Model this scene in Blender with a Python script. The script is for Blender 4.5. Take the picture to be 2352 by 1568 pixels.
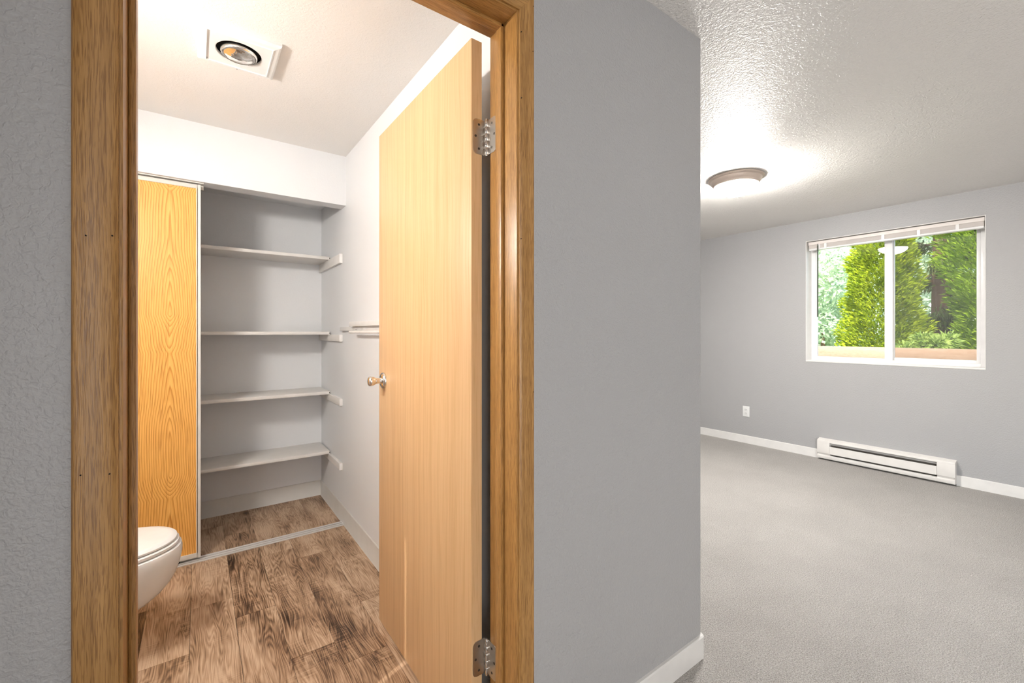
import bpy, bmesh, math, random
from mathutils import Vector, Matrix

random.seed(7)
scene = bpy.context.scene
col = scene.collection
for o in list(bpy.data.objects):
    bpy.data.objects.remove(o, do_unlink=True)

# ------------------------------------------------------------------ camera
CAM_H, FPX, YAW, HORIZON = 1.22, 993.7, 0.62972, 762.8
cam_data = bpy.data.cameras.new('camera')
cam_data.sensor_fit = 'HORIZONTAL'
cam_data.sensor_width = 36.0
cam_data.lens = FPX * 36.0 / 2352.0
cam_data.shift_y = (HORIZON - 784.0) / 2352.0
cam_data.clip_start = 0.02
cam = bpy.data.objects.new('camera', cam_data)
cam.location = (0, 0, CAM_H)
cam.rotation_euler = (math.pi / 2, 0, -YAW)
col.objects.link(cam)
scene.camera = cam

# ------------------------------------------------------------------ view + world
scene.view_settings.view_transform = 'Standard'
scene.view_settings.look = 'None'
scene.view_settings.exposure = 1.32
scene.view_settings.gamma = 1.0
scene.view_settings.use_curve_mapping = False

world = bpy.data.worlds.new('sky')
scene.world = world
world.use_nodes = True
wn = world.node_tree
wn.nodes.clear()
sky = wn.nodes.new('ShaderNodeTexSky')
sky.sky_type = 'NISHITA'
sky.sun_disc = False
sky.sun_elevation = math.radians(48)
sky.sun_rotation = math.radians(260)
bg = wn.nodes.new('ShaderNodeBackground')
bg.inputs['Strength'].default_value = 0.34
wo = wn.nodes.new('ShaderNodeOutputWorld')
wn.links.new(sky.outputs[0], bg.inputs[0])
wn.links.new(bg.outputs[0], wo.inputs[0])

SUN = 5.6
sd = bpy.data.lights.new('sun_offscreen', 'SUN')
sd.energy = SUN
sd.angle = math.radians(0.6)
sd.color = (1.0, 0.95, 0.86)
so = bpy.data.objects.new('sun_offscreen', sd)
so.rotation_euler = Vector((0.62, 0.22, -0.75)).to_track_quat('-Z', 'Y').to_euler()
so.location = (-4, -2, 9)
col.objects.link(so)

# added area light for the inferred, unseen source left behind the photographer: it lights the doorway wall and
# gives the glints on the wall and casing left of the doorway
ad = bpy.data.lights.new('light_left_offscreen', 'AREA')
ad.shape = 'RECTANGLE'
ad.size, ad.size_y = 1.8, 1.9
ad.energy = 34
ad.color = (1.0, 0.975, 0.95)
ao = bpy.data.objects.new('light_left_offscreen', ad)
ao.location = (-0.58, -1.90, 1.1)
ao.rotation_euler = Vector((1, 0, 0)).to_track_quat('-Z', 'Y').to_euler()      # shines towards +X
col.objects.link(ao)

LAMP_STRENGTH = 150.0       # dome lamp by the window
VANITY_STRENGTH = 104.0      # bulbs above the bathroom mirror

# ------------------------------------------------------------------ node helpers
class NT:
    def __init__(self, name):
        self.m = bpy.data.materials.new(name)
        self.m.use_nodes = True
        self.t = self.m.node_tree
        self.t.nodes.clear()
        self.out = self.t.nodes.new('ShaderNodeOutputMaterial')
    def n(self, typ, ins=None, **kw):
        nd = self.t.nodes.new(typ)
        for k, v in kw.items():
            setattr(nd, k, v)
        for k, v in (ins or {}).items():
            s = nd.inputs[k]
            if hasattr(v, 'is_output') and v.is_output:
                self.t.links.new(v, s)
            else:
                s.default_value = v
        return nd
    def pos(self):
        return self.n('ShaderNodeNewGeometry').outputs['Position']
    def map(self, vec, scale=(1, 1, 1), loc=(0, 0, 0)):
        return self.n('ShaderNodeMapping', {'Vector': vec, 'Scale': scale, 'Location': loc}).outputs[0]
    def noise(self, vec, scale, detail=2.0, rough=0.5, dist=0.0):
        return self.n('ShaderNodeTexNoise', {'Vector': vec, 'Scale': scale, 'Detail': detail,
                                             'Roughness': rough, 'Distortion': dist}).outputs[0]
    def math(self, op, a, b=0.0, c=0.0):
        nd = self.n('ShaderNodeMath', operation=op)
        for i, v in enumerate((a, b, c)):
            if hasattr(v, 'is_output'):
                self.t.links.new(v, nd.inputs[i])
            else:
                nd.inputs[i].default_value = v
        return nd.outputs[0]
    def ramp(self, fac, stops):
        nd = self.n('ShaderNodeValToRGB', {'Fac': fac})
        el = nd.color_ramp.elements
        while len(el) > 1:
            el.remove(el[-1])
        el[0].position = stops[0][0]
        el[0].color = (*stops[0][1], 1)
        for p, c in stops[1:]:
            e = el.new(p)
            e.color = (*c, 1)
        return nd.outputs[0]
    def mix(self, fac, a, b, mode='MIX'):
        nd = self.n('ShaderNodeMix', data_type='RGBA', blend_type=mode)
        for s, v in ((nd.inputs[0], fac), (nd.inputs[6], a), (nd.inputs[7], b)):
            if hasattr(v, 'is_output'):
                self.t.links.new(v, s)
            else:
                s.default_value = v if not isinstance(v, tuple) or len(v) == 4 else (*v, 1)
        return nd.outputs[2]
    def bump(self, h, strength, dist):
        return self.n('ShaderNodeBump', {'Height': h, 'Strength': strength, 'Distance': dist}).outputs[0]
    def bsdf(self, color, rough=0.5, spec=0.5, metallic=0.0, normal=None, **extra):
        p = self.n('ShaderNodeBsdfPrincipled')
        for k, v in (('Base Color', color), ('Roughness', rough), ('Specular IOR Level', spec), ('Metallic', metallic)):
            if hasattr(v, 'is_output'):
                self.t.links.new(v, p.inputs[k])
            else:
                p.inputs[k].default_value = (*v, 1) if isinstance(v, tuple) and len(v) == 3 else v
        if normal is not None:
            self.t.links.new(normal, p.inputs['Normal'])
        for k, v in extra.items():
            p.inputs[k].default_value = v
        self.t.links.new(p.outputs[0], self.out.inputs[0])
        return p

def plain(name, c, rough=0.5, spec=0.5, metallic=0.0):
    """a plain finish with a very faint tone variation and fine relief"""
    t = NT(name)
    n = t.noise(t.pos(), 14.0, 3.0)
    a = tuple(x * 0.97 for x in c)
    b = tuple(min(1.0, x * 1.03) for x in c)
    t.bsdf(t.ramp(n, [(0.3, a), (0.7, b)]), rough, spec, metallic)
    return t.m

def paint(name, c, rough, spec, scale, bstr, bdist, detail=2.0):
    t = NT(name)
    p = t.pos()
    big = t.noise(p, 1.6, 2.0)
    colr = t.ramp(big, [(0.3, tuple(x * 0.985 for x in c)), (0.7, tuple(x * 1.015 for x in c))])
    h = t.noise(p, scale, detail, 0.55, 0.6)
    h2 = t.noise(p, scale * 2.6, 1.0)
    hh = t.math('ADD', h, t.math('MULTIPLY', h2, 0.25))
    t.bsdf(colr, rough, spec, 0.0, t.bump(hh, bstr, bdist))
    return t.m

def oak(name, dark, light, axis, rough=0.38, spec=0.5, pore=0.55):
    """straight grained oak: long fibres and short dark pores along one axis"""
    t = NT(name)
    p = t.pos()
    st = [130.0, 130.0, 130.0]; st[axis] = 2.6
    sp = [850.0, 850.0, 850.0]; sp[axis] = 24.0
    wv = t.noise(p, 3.0, 2.0)
    pv = t.n('ShaderNodeVectorMath', {0: p, 1: t.n('ShaderNodeVectorMath', {0: (0.012, 0.012, 0.012), 1: t.n('ShaderNodeTexNoise', {'Vector': p, 'Scale': 4.0}).outputs[1]}, operation='MULTIPLY').outputs[0]}, operation='ADD').outputs[0]
    fib = t.noise(t.map(pv, tuple(st)), 1.0, 4.0, 0.6)
    por = t.noise(t.map(pv, tuple(sp)), 1.0, 2.0, 0.5)
    base = t.ramp(fib, [(0.28, dark), (0.72, light)])
    pd = t.ramp(por, [(0.40, (pore, pore * 0.9, pore * 0.8)), (0.5, (1, 1, 1))])
    c = t.mix(1.0, base, pd, 'MULTIPLY')
    t.bsdf(c, rough, spec, 0.0, t.bump(t.math('ADD', fib, por), 0.25, 0.0012))
    return t.m

# ------------------------------------------------------------------ materials
M = {}
M['wall'] = paint('grey_wall_paint', (0.415, 0.413, 0.418), 0.40, 0.5, 110.0, 0.75, 0.0034)
M['bath_wall'] = paint('pale_bathroom_paint', (0.74, 0.745, 0.755), 0.5, 0.4, 120.0, 0.18, 0.0018)
M['closet_wall'] = M['bath_wall']
M['ceiling'] = paint('textured_ceiling_paint', (0.80, 0.775, 0.745), 0.42, 0.28, 85.0, 1.0, 0.0055)
M['bath_ceiling'] = paint('bathroom_ceiling_paint', (0.80, 0.775, 0.745), 0.5, 0.4, 110.0, 0.4, 0.0028)
M['trim_white'] = plain('white_trim_paint', (0.80, 0.785, 0.765), 0.35, 0.5)
M['vinyl_base'] = plain('pale_vinyl_base', (0.66, 0.645, 0.615), 0.42, 0.5)
M['white_plastic'] = plain('white_plastic', (0.81, 0.815, 0.81), 0.3, 0.5)
M['white_metal'] = plain('white_enamel', (0.80, 0.775, 0.745), 0.33, 0.5)
M['vinyl_frame'] = plain('white_window_vinyl', (0.86, 0.85, 0.85), 0.3, 0.5)
M['blind'] = plain('blind_slats', (0.80, 0.745, 0.71), 0.5, 0.4)
M['shelf'] = plain('shelf_paint', (0.76, 0.735, 0.705), 0.42, 0.45)
M['porcelain'] = plain('porcelain', (0.82, 0.83, 0.835), 0.12, 0.6)
M['nickel'] = plain('satin_nickel', (0.62, 0.58, 0.53), 0.28, 0.5, 1.0)
M['chrome'] = plain('polished_nickel', (0.78, 0.75, 0.72), 0.12, 0.5, 1.0)
M['alu'] = plain('aluminium', (0.80, 0.80, 0.79), 0.35, 0.5, 0.3)
M['panel_frame'] = plain('enamelled_panel_frame', (0.72, 0.70, 0.655), 0.35, 0.5, 0.15)
M['ring'] = plain('brushed_lamp_ring', (0.60, 0.50, 0.43), 0.36, 0.5, 0.15)
M['black'] = plain('dark_gap', (0.012, 0.011, 0.010), 0.7, 0.2)
M['screw'] = plain('dark_screw', (0.10, 0.085, 0.07), 0.4, 0.5, 0.8)
M['heat_fin'] = plain('heater_fins', (0.24, 0.21, 0.18), 0.5, 0.4, 0.4)
M['wand'] = plain('dark_wand', (0.035, 0.045, 0.03), 0.3, 0.5)
M['fence'] = oak('fence_boards', (0.42, 0.27, 0.18), (0.52, 0.36, 0.255), 1, 0.8, 0.2, 0.8)
M['bark'] = plain('bark', (0.14, 0.075, 0.045), 0.9, 0.1)

# one stained oak for casing, jambs and stops; only the grain direction differs
OAK = ((0.33, 0.165, 0.044), (0.50, 0.272, 0.088))
M['casing'] = M['jamb'] = oak('stained_oak_upright', OAK[0], OAK[1], 2, 0.32, 0.5, 0.62)
M['casing_h'] = M['jamb_h'] = oak('stained_oak_head', OAK[0], OAK[1], 0, 0.32, 0.5, 0.62)

def door_wood():
    t = NT('pale_door_veneer')
    p = t.pos()
    warp = t.n('ShaderNodeVectorMath', {0: p, 1: t.n('ShaderNodeVectorMath', {0: (0.0, 0.030, 0.0), 1: t.n('ShaderNodeTexNoise', {'Vector': t.map(p, (1, 3.0, 1.6)), 'Scale': 2.0, 'Detail': 2.0}).outputs[1]}, operation='MULTIPLY').outputs[0]}, operation='ADD').outputs[0]
    fib = t.noise(t.map(warp, (60, 70, 0.9)), 1.0, 4.0, 0.6)
    fine = t.noise(t.map(warp, (260, 260, 5.0)), 1.0, 2.0)
    c1 = t.ramp(fib, [(0.25, (0.61, 0.370, 0.180)), (0.55, (0.70, 0.450, 0.235)), (0.8, (0.725, 0.48, 0.26))])
    c2 = t.ramp(fine, [(0.30, (0.90, 0.86, 0.80)), (0.5, (1, 1, 1))])
    t.bsdf(t.mix(1.0, c1, c2, 'MULTIPLY'), 0.4, 0.4, 0.0, t.bump(fine, 0.06, 0.0006))
    return t.m
M['door'] = door_wood()

def cathedral_oak():
    """flat sawn oak veneer: nested arches about a centre line"""
    t = NT('cathedral_oak_veneer')
    p = t.pos()
    sx = t.n('ShaderNodeSeparateXYZ', {0: p})
    x, z = sx.outputs[0], sx.outputs[2]
    w1 = t.noise(t.map(p, (6, 0, 0.9)), 2.2, 3.0, 0.55)
    zz = t.n('ShaderNodeCombineXYZ', {2: z}).outputs[0]
    lo = t.noise(zz, 2.1, 1.0, 0.4)
    xo = t.math('ADD', x, 0.112)
    xo = t.math('ADD', xo, t.math('MULTIPLY', t.math('SUBTRACT', t.noise(zz, 3.0, 1.0), 0.5), 0.018))
    u = t.math('MULTIPLY', xo, 1.0)
    # height of the cut above the log's heart, rising and falling along the board
    fr_ = t.math('FRACT', t.math('ADD', t.math('MULTIPLY', z, 1.25), t.math('MULTIPLY', lo, 0.8)))
    saw = t.math('SMOOTH_MIN', t.math('DIVIDE', fr_, 0.84), t.math('DIVIDE', t.math('SUBTRACT', 1.0, fr_), 0.16), 0.12)
    h = t.math('ADD', t.math('MULTIPLY', saw, 0.050), t.math('MULTIPLY', lo, 0.012))
    r = t.math('POWER', t.math('ADD', t.math('POWER', t.math('ABSOLUTE', u), 1.45), t.math('POWER', t.math('ABSOLUTE', h), 1.45)), 1.0 / 1.45)
    r = t.math('ADD', r, t.math('MULTIPLY', w1, 0.010))
    ring = t.math('FRACT', t.math('MULTIPLY', r, 108.0))
    fine = t.noise(t.map(p, (420, 420, 9)), 1.0, 2.0)
    c = t.ramp(ring, [(0.0, (0.86, 0.475, 0.135)), (0.55, (0.80, 0.42, 0.105)), (0.86, (0.58, 0.245, 0.038)), (1.0, (0.82, 0.44, 0.115))])
    c2 = t.ramp(fine, [(0.34, (0.78, 0.70, 0.6)), (0.5, (1, 1, 1))])
    t.bsdf(t.mix(1.0, c, c2, 'MULTIPLY'), 0.42, 0.4, 0.0, t.bump(fine, 0.08, 0.0006))
    return t.m
M['cathedral'] = cathedral_oak()

def plank_mat():
    t = NT('rustic_vinyl_plank')
    rnd = t.n('ShaderNodeObjectInfo').outputs['Random']
    p = t.pos()
    off = t.n('ShaderNodeCombineXYZ', {0: t.math('MULTIPLY', rnd, 31.0), 1: t.math('MULTIPLY', rnd, 57.0), 2: 0.0}).outputs[0]
    q = t.n('ShaderNodeVectorMath', {0: p, 1: off}, operation='ADD').outputs[0]
    wn_ = t.n('ShaderNodeTexNoise', {'Vector': t.map(q, (5.0, 2.2, 1)), 'Scale': 1.0, 'Detail': 2.0}).outputs[1]
    warp = t.n('ShaderNodeVectorMath', {0: q, 1: t.n('ShaderNodeVectorMath', {0: (0.050, 0.05, 0), 1: wn_}, operation='MULTIPLY').outputs[0]}, operation='ADD').outputs[0]
    # growth lines along Y, bending around darker heart wood
    ringc = t.noise(t.map(warp, (17.0, 1.5, 1)), 1.0, 2.0, 0.45)
    wave = t.math('PINGPONG', t.math('MULTIPLY', ringc, 40.0), 1.0)
    fib = t.noise(t.map(warp, (230, 6, 1)), 1.0, 3.0, 0.6)
    patch = t.noise(t.map(q, (10.0, 2.6, 1)), 1.0, 3.0, 0.55)
    saws = t.noise(t.map(q, (9.0, 260.0, 1)), 1.0, 2.0, 0.5)
    sawm = t.ramp(t.noise(t.map(q, (6.0, 5.0, 1)), 1.0, 1.0), [(0.48, (0, 0, 0)), (0.62, (1, 1, 1))])
    knots = t.n('ShaderNodeTexVoronoi', {'Vector': t.map(warp, (4.6, 2.6, 1)), 'Scale': 1.0, 'Randomness': 1.0}).outputs[0]
    f = t.math('ADD', t.math('MULTIPLY', wave, 0.17), t.math('ADD', t.math('MULTIPLY', fib, 0.55), t.math('MULTIPLY', patch, 0.80)))
    f = t.math('ADD', f, t.math('MULTIPLY', t.math('SUBTRACT', rnd, 0.5), 0.14))
    f = t.math('ADD', f, t.math('MULTIPLY', t.math('MULTIPLY', t.math('SUBTRACT', saws, 0.55), sawm), 0.5))
    c = t.ramp(f, [(0.47, (0.038, 0.019, 0.010)), (0.59, (0.155, 0.087, 0.046)), (0.73, (0.355, 0.228, 0.140)), (0.93, (0.57, 0.415, 0.29))])
    kk = t.ramp(knots, [(0.035, (0.16, 0.12, 0.10)), (0.10, (0.75, 0.68, 0.62)), (0.16, (1, 1, 1))])
    t.bsdf(t.mix(0.9, c, kk, 'MULTIPLY'), 0.42, 0.4, 0.0, t.bump(f, 0.25, 0.0012))
    return t.m
M['plank'] = plank_mat()

def carpet_mat():
    t = NT('grey_loop_carpet')
    p = t.pos()
    wv = t.n('ShaderNodeTexNoise', {'Vector': p, 'Scale': 9.0, 'Detail': 2.0}).outputs[1]
    q = t.n('ShaderNodeVectorMath', {0: p, 1: t.n('ShaderNodeVectorMath', {0: (0.02, 0.02, 0), 1: wv}, operation='MULTIPLY').outputs[0]}, operation='ADD').outputs[0]
    rot = t.n('ShaderNodeMapping', {'Vector': q, 'Scale': (130, 220, 1), 'Rotation': (0, 0, 0.45)}).outputs[0]
    loop = t.noise(rot, 1.0, 2.5, 0.6, 0.4)
    big = t.noise(p, 2.4, 3.0, 0.6)
    fleck = t.noise(t.map(p, (210, 210, 1), (3.7, 8.1, 0)), 1.0, 2.0, 0.6)
    c = t.ramp(fleck, [(0.34, (0.40, 0.378, 0.352)), (0.50, (0.56, 0.535, 0.507)), (0.64, (0.68, 0.655, 0.627))])
    s = t.ramp(big, [(0.3, (0.90, 0.90, 0.90)), (0.7, (1, 1, 1))])
    t.bsdf(t.mix(1.0, c, s, 'MULTIPLY'), 0.95, 0.1, 0.0, t.bump(loop, 1.0, 0.012))
    return t.m
M['carpet'] = carpet_mat()

def emit(name, c, s):
    t = NT(name)
    n = t.noise(t.pos(), 30.0, 1.0)
    cc = t.ramp(n, [(0.3, tuple(x * 0.98 for x in c)), (0.7, c)])
    e = t.n('ShaderNodeEmission', {'Color': cc, 'Strength': s})
    t.t.links.new(e.outputs[0], t.out.inputs[0])
    return t.m
M['dome'] = emit('lit_lamp_glass', (1.0, 0.96, 0.91), LAMP_STRENGTH)
M['bulb'] = emit('lit_vanity_bulb', (1.0, 0.955, 0.895), VANITY_STRENGTH)

def glass():
    t = NT('clear_window_glass')
    tr = t.n('ShaderNodeBsdfTransparent', {'Color': (0.98, 0.99, 0.985, 1)})
    gl = t.n('ShaderNodeBsdfGlossy', {'Color': (1, 1, 1, 1), 'Roughness': 0.0})
    fr = t.n('ShaderNodeFresnel', {'IOR': 1.5})
    mx = t.n('ShaderNodeMixShader')
    t.t.links.new(fr.outputs[0], mx.inputs[0])
    t.t.links.new(tr.outputs[0], mx.inputs[1])
    t.t.links.new(gl.outputs[0], mx.inputs[2])
    t.t.links.new(mx.outputs[0], t.out.inputs[0])
    return t.m
M['glass'] = glass()

def screen_mat():
    t = NT('insect_screen_weave')
    tr = t.n('ShaderNodeBsdfTransparent', {'Color': (1, 1, 1, 1)})
    df = t.n('ShaderNodeBsdfDiffuse', {'Color': (0.10, 0.10, 0.095, 1)})
    mx = t.n('ShaderNodeMixShader', {0: 0.26})
    t.t.links.new(tr.outputs[0], mx.inputs[1])
    t.t.links.new(df.outputs[0], mx.inputs[2])
    t.t.links.new(mx.outputs[0], t.out.inputs[0])
    return t.m
M['screen'] = screen_mat()

def leaf_mat(name, a, b, trans=0.35):
    t = NT(name)
    p = t.pos()
    n = t.noise(p, 7.0, 3.0, 0.6)
    c = t.ramp(n, [(0.30, a), (0.70, b)])
    d = t.n('ShaderNodeBsdfDiffuse', {'Color': c})
    tl = t.n('ShaderNodeBsdfTranslucent', {'Color': c})
    mx = t.n('ShaderNodeMixShader', {0: trans})
    t.t.links.new(d.outputs[0], mx.inputs[1])
    t.t.links.new(tl.outputs[0], mx.inputs[2])
    t.t.links.new(mx.outputs[0], t.out.inputs[0])
    return t.m
M['leaf_thuja'] = leaf_mat('thuja_sprays', (0.17, 0.255, 0.010), (0.46, 0.50, 0.028))
M['leaf_cedar'] = leaf_mat('cedar_sprays', (0.05, 0.075, 0.02), (0.24, 0.27, 0.075))
M['leaf_right'] = leaf_mat('right_conifer_sprays', (0.17, 0.28, 0.015), (0.42, 0.54, 0.05))
M['leaf_shrub'] = leaf_mat('shrub_leaves', (0.24, 0.36, 0.07), (0.50, 0.58, 0.16))
M['leaf_far'] = leaf_mat('far_tree_leaves', (0.34, 0.46, 0.27), (0.86, 0.90, 0.70), 0.5)
M['lawn'] = paint('lawn', (0.12, 0.2, 0.04), 0.9, 0.1, 60.0, 0.9, 0.01)

# ------------------------------------------------------------------ mesh helpers
WORLD = {}
def wpos(o):
    return WORLD.get(o.name, Vector((0, 0, 0)))

def link(name, me, mat, parent=None, center=None, smooth=False):
    o = bpy.data.objects.new(name, me)
    col.objects.link(o)
    if mat:
        me.materials.append(mat)
    c = center if center is not None else Vector((0, 0, 0))
    if parent is not None:
        o.parent = parent
        o.location = c - wpos(parent)
    else:
        o.location = c
    WORLD[o.name] = Vector(c)
    if smooth:
        for p in me.polygons:
            p.use_smooth = True
    return o

def finish(name, bm, mat, parent=None, smooth=False, auto=None):
    """bmesh in world coordinates -> object with its origin at the bottom centre"""
    bm.verts.ensure_lookup_table()
    lo = Vector((min(v.co[i] for v in bm.verts) for i in range(3)))
    hi = Vector((max(v.co[i] for v in bm.verts) for i in range(3)))
    c = Vector(((lo.x + hi.x) / 2, (lo.y + hi.y) / 2, lo.z))
    bmesh.ops.translate(bm, vec=-c, verts=bm.verts)
    bmesh.ops.recalc_face_normals(bm, faces=bm.faces)
    me = bpy.data.meshes.new(name)
    bm.to_mesh(me)
    bm.free()
    o = link(name, me, mat, parent, c, smooth)
    if auto is not None:
        for p in me.polygons:
            p.use_smooth = True
        try:
            me.set_sharp_from_angle(angle=math.radians(auto))
        except Exception:
            pass
    return o

def empty(name, loc):
    o = bpy.data.objects.new(name, None)
    o.empty_display_size = 0.1
    o.location = loc
    col.objects.link(o)
    WORLD[o.name] = Vector(loc)
    return o

def tag(o, label, cat, group=None, kind=None):
    o['label'] = label
    o['category'] = cat
    if group:
        o['group'] = group
    if kind:
        o['kind'] = kind
    return o

def bx(bm, x0, x1, y0, y1, z0, z1, bev=0.0, seg=2):
    vs = [bm.verts.new((x, y, z)) for z in (z0, z1) for y in (y0, y1) for x in (x0, x1)]
    fs = [(0, 2, 3, 1), (4, 5, 7, 6), (0, 1, 5, 4), (2, 6, 7, 3), (0, 4, 6, 2), (1, 3, 7, 5)]
    faces = [bm.faces.new([vs[i] for i in f]) for f in fs]
    if bev > 0:
        es = list({e for f in faces for e in f.edges})
        bmesh.ops.bevel(bm, geom=es, offset=bev, segments=seg, profile=0.5, affect='EDGES')
    return bm

def box(name, x0, x1, y0, y1, z0, z1, mat, parent=None, bev=0.0, seg=2):
    bm = bmesh.new()
    bx(bm, x0, x1, y0, y1, z0, z1, bev, seg)
    return finish(name, bm, mat, parent, auto=35 if bev else None)

def boxes(name, lst, mat, parent=None, bev=0.0):
    bm = bmesh.new()
    for b in lst:
        bx(bm, *b, bev=bev)
    return finish(name, bm, mat, parent, auto=35 if bev else None)

def lathe(name, prof, center, axis, mat, parent=None, n=48, auto=40):
    """prof = [(radius, along)], revolved about axis through center"""
    axis = Vector(axis).normalized()
    ref = Vector((0, 0, 1)) if abs(axis.z) < 0.9 else Vector((1, 0, 0))
    a = axis.cross(ref).normalized()
    b = axis.cross(a).normalized()
    bm = bmesh.new()
    rings = []
    C = Vector(center)
    for r, h in prof:
        if r < 1e-6:
            rings.append([bm.verts.new(C + axis * h)])
        else:
            rings.append([bm.verts.new(C + axis * h + (a * math.cos(2 * math.pi * k / n) + b * math.sin(2 * math.pi * k / n)) * r) for k in range(n)])
    for r0, r1 in zip(rings, rings[1:]):
        for k in range(n):
            k2 = (k + 1) % n
            if len(r0) == 1 and len(r1) == 1:
                continue
            if len(r0) == 1:
                bm.faces.new((r0[0], r1[k], r1[k2]))
            elif len(r1) == 1:
                bm.faces.new((r0[k], r0[k2], r1[0]))
            else:
                bm.faces.new((r0[k], r0[k2], r1[k2], r1[k]))
    return finish(name, bm, mat, parent, auto=auto)

def extrude_poly(name, pts, axis, a0, a1, mat, parent=None, bev=0.0, auto=35):
    """pts 2D in the plane across axis (0:x ->(y,z), 1:y ->(x,z), 2:z ->(x,y)), drawn out from a0 to a1"""
    bm = bmesh.new()
    def P(p, a):
        if axis == 0:
            return (a, p[0], p[1])
        if axis == 1:
            return (p[0], a, p[1])
        return (p[0], p[1], a)
    v0 = [bm.verts.new(P(p, a0)) for p in pts]
    v1 = [bm.verts.new(P(p, a1)) for p in pts]
    n = len(pts)
    bm.faces.new(v0)
    bm.faces.new(v1[::-1])
    for i in range(n):
        j = (i + 1) % n
        bm.faces.new((v0[i], v1[i], v1[j], v0[j]))
    if bev:
        bmesh.ops.bevel(bm, geom=list(bm.edges), offset=bev, segments=2, profile=0.5, affect='EDGES')
    return finish(name, bm, mat, parent, auto=auto)

# ------------------------------------------------------------------ key planes (metres, from the photograph)
WY = 0.900          # bedroom face of the wall with the bathroom door
WYB = 1.026         # bathroom face of that wall
CEIL = 2.325
JL, JR, JT = -0.0925, 0.671, 2.052      # door opening between the jambs
CORNER = 1.535      # outside corner of that wall
BR, BL = 0.757, -0.78                   # bathroom right / left wall faces
HDR_Y, HDR_Z = 2.81, 2.014              # closet header
CB = 3.47           # closet back wall
WX = 4.90           # window wall
LEFT, BACK, FAR = -0.62, -3.0, 3.75     # room faces out of view
JT18 = 0.018

def structure(o, label, cat):
    return tag(o, label, cat, kind='structure')

# ------------------------------------------------------------------ shell
structure(box('floor', LEFT - 0.15, WX + 0.15, BACK - 0.15, FAR + 0.15, -0.12, 0.0, M['carpet']), 'grey looped carpet floor of the bedroom', 'floor')
structure(box('ceiling', LEFT - 0.3, WX + 0.2, BACK - 0.15, FAR + 0.15, CEIL, CEIL + 0.2, M['ceiling']), 'textured off-white ceiling over the bedroom', 'ceiling')

structure(boxes('wall_front', [(LEFT - 0.15, JL - JT18, WY, WYB, 0, CEIL), (JR + JT18, CORNER, WY, WYB, 0, CEIL), (JL - JT18, JR + JT18, WY, WYB, JT + JT18, CEIL)], M['wall']),
          'grey orange-peel wall around the bathroom doorway', 'wall')
structure(box('wall_corner', CORNER - 0.11, CORNER, WYB, FAR, 0, CEIL, M['wall']), 'grey return wall behind the outside corner', 'wall')
structure(box('wall_far', CORNER - 0.11, WX, FAR, FAR + 0.12, 0, CEIL, M['wall']), 'grey end wall of the bedroom beyond the corner', 'wall')
B2 = (-2.92, -0.88, 0.05, 2.08)      # y0 y1 z0 z1 of the added glass door
structure(boxes('wall_left', [(LEFT - 0.12, LEFT, BACK, B2[0], 0, CEIL), (LEFT - 0.12, LEFT, B2[1], WY, 0, CEIL), (LEFT - 0.12, LEFT, B2[0], B2[1], B2[3], CEIL), (LEFT - 0.12, LEFT, B2[0], B2[1], 0, B2[2])], M['wall']),
          'grey wall with an added glass door left of the photographer', 'wall')
structure(box('wall_back', LEFT - 0.12, WX, BACK - 0.12, BACK, 0, CEIL, M['wall']), 'grey wall behind the photographer', 'wall')
WIN = (0.543, 1.758, 0.933, 2.122)   # y0 y1 z0 z1 opening
structure(boxes('wall_right', [(WX, WX + 0.19, BACK - 0.12, WIN[0], 0, CEIL), (WX, WX + 0.19, WIN[1], FAR + 0.12, 0, CEIL), (WX, WX + 0.19, WIN[0], WIN[1], WIN[3], CEIL), (WX, WX + 0.19, WIN[0], WIN[1], 0, WIN[2])], M['wall']),
          'pale grey bedroom wall holding the window', 'wall')

# bathroom
structure(box('wall_bathroom_right', BR, BR + 0.11, WYB, CB + 0.1, 0, CEIL, M['bath_wall']), 'pale wall behind the open bathroom door', 'wall')
structure(box('wall_bathroom_left', BL - 0.12, BL, WYB, CB + 0.1, 0, CEIL, M['bath_wall']), 'pale bathroom wall behind the toilet tank', 'wall')
structure(box('wall_bathroom_front', JR + JT18 + 0.05, BR, WYB, WYB + 0.004, 0, CEIL, M['bath_wall']), 'pale bathroom face of the doorway wall beside the hinges', 'wall')
structure(box('wall_closet_back', BL, BR, CB, CB + 0.1, 0, CEIL, M['closet_wall']), 'pale back wall of the closet behind the shelves', 'wall')
structure(box('wall_closet_header', BL, BR, HDR_Y, HDR_Y + 0.10, HDR_Z, CEIL, M['bath_wall']), 'pale header wall above the closet opening', 'wall')
structure(box('ceiling_closet', BL, BR, HDR_Y + 0.10, CB, 2.137, 2.17, M['closet_wall']), 'low closet ceiling behind the header', 'ceiling')
structure(box('ceiling_bathroom', BL, BR, WYB, HDR_Y, CEIL - 0.004, CEIL, M['bath_ceiling']), 'off-white textured bathroom ceiling around the heat lamp', 'ceiling')

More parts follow.
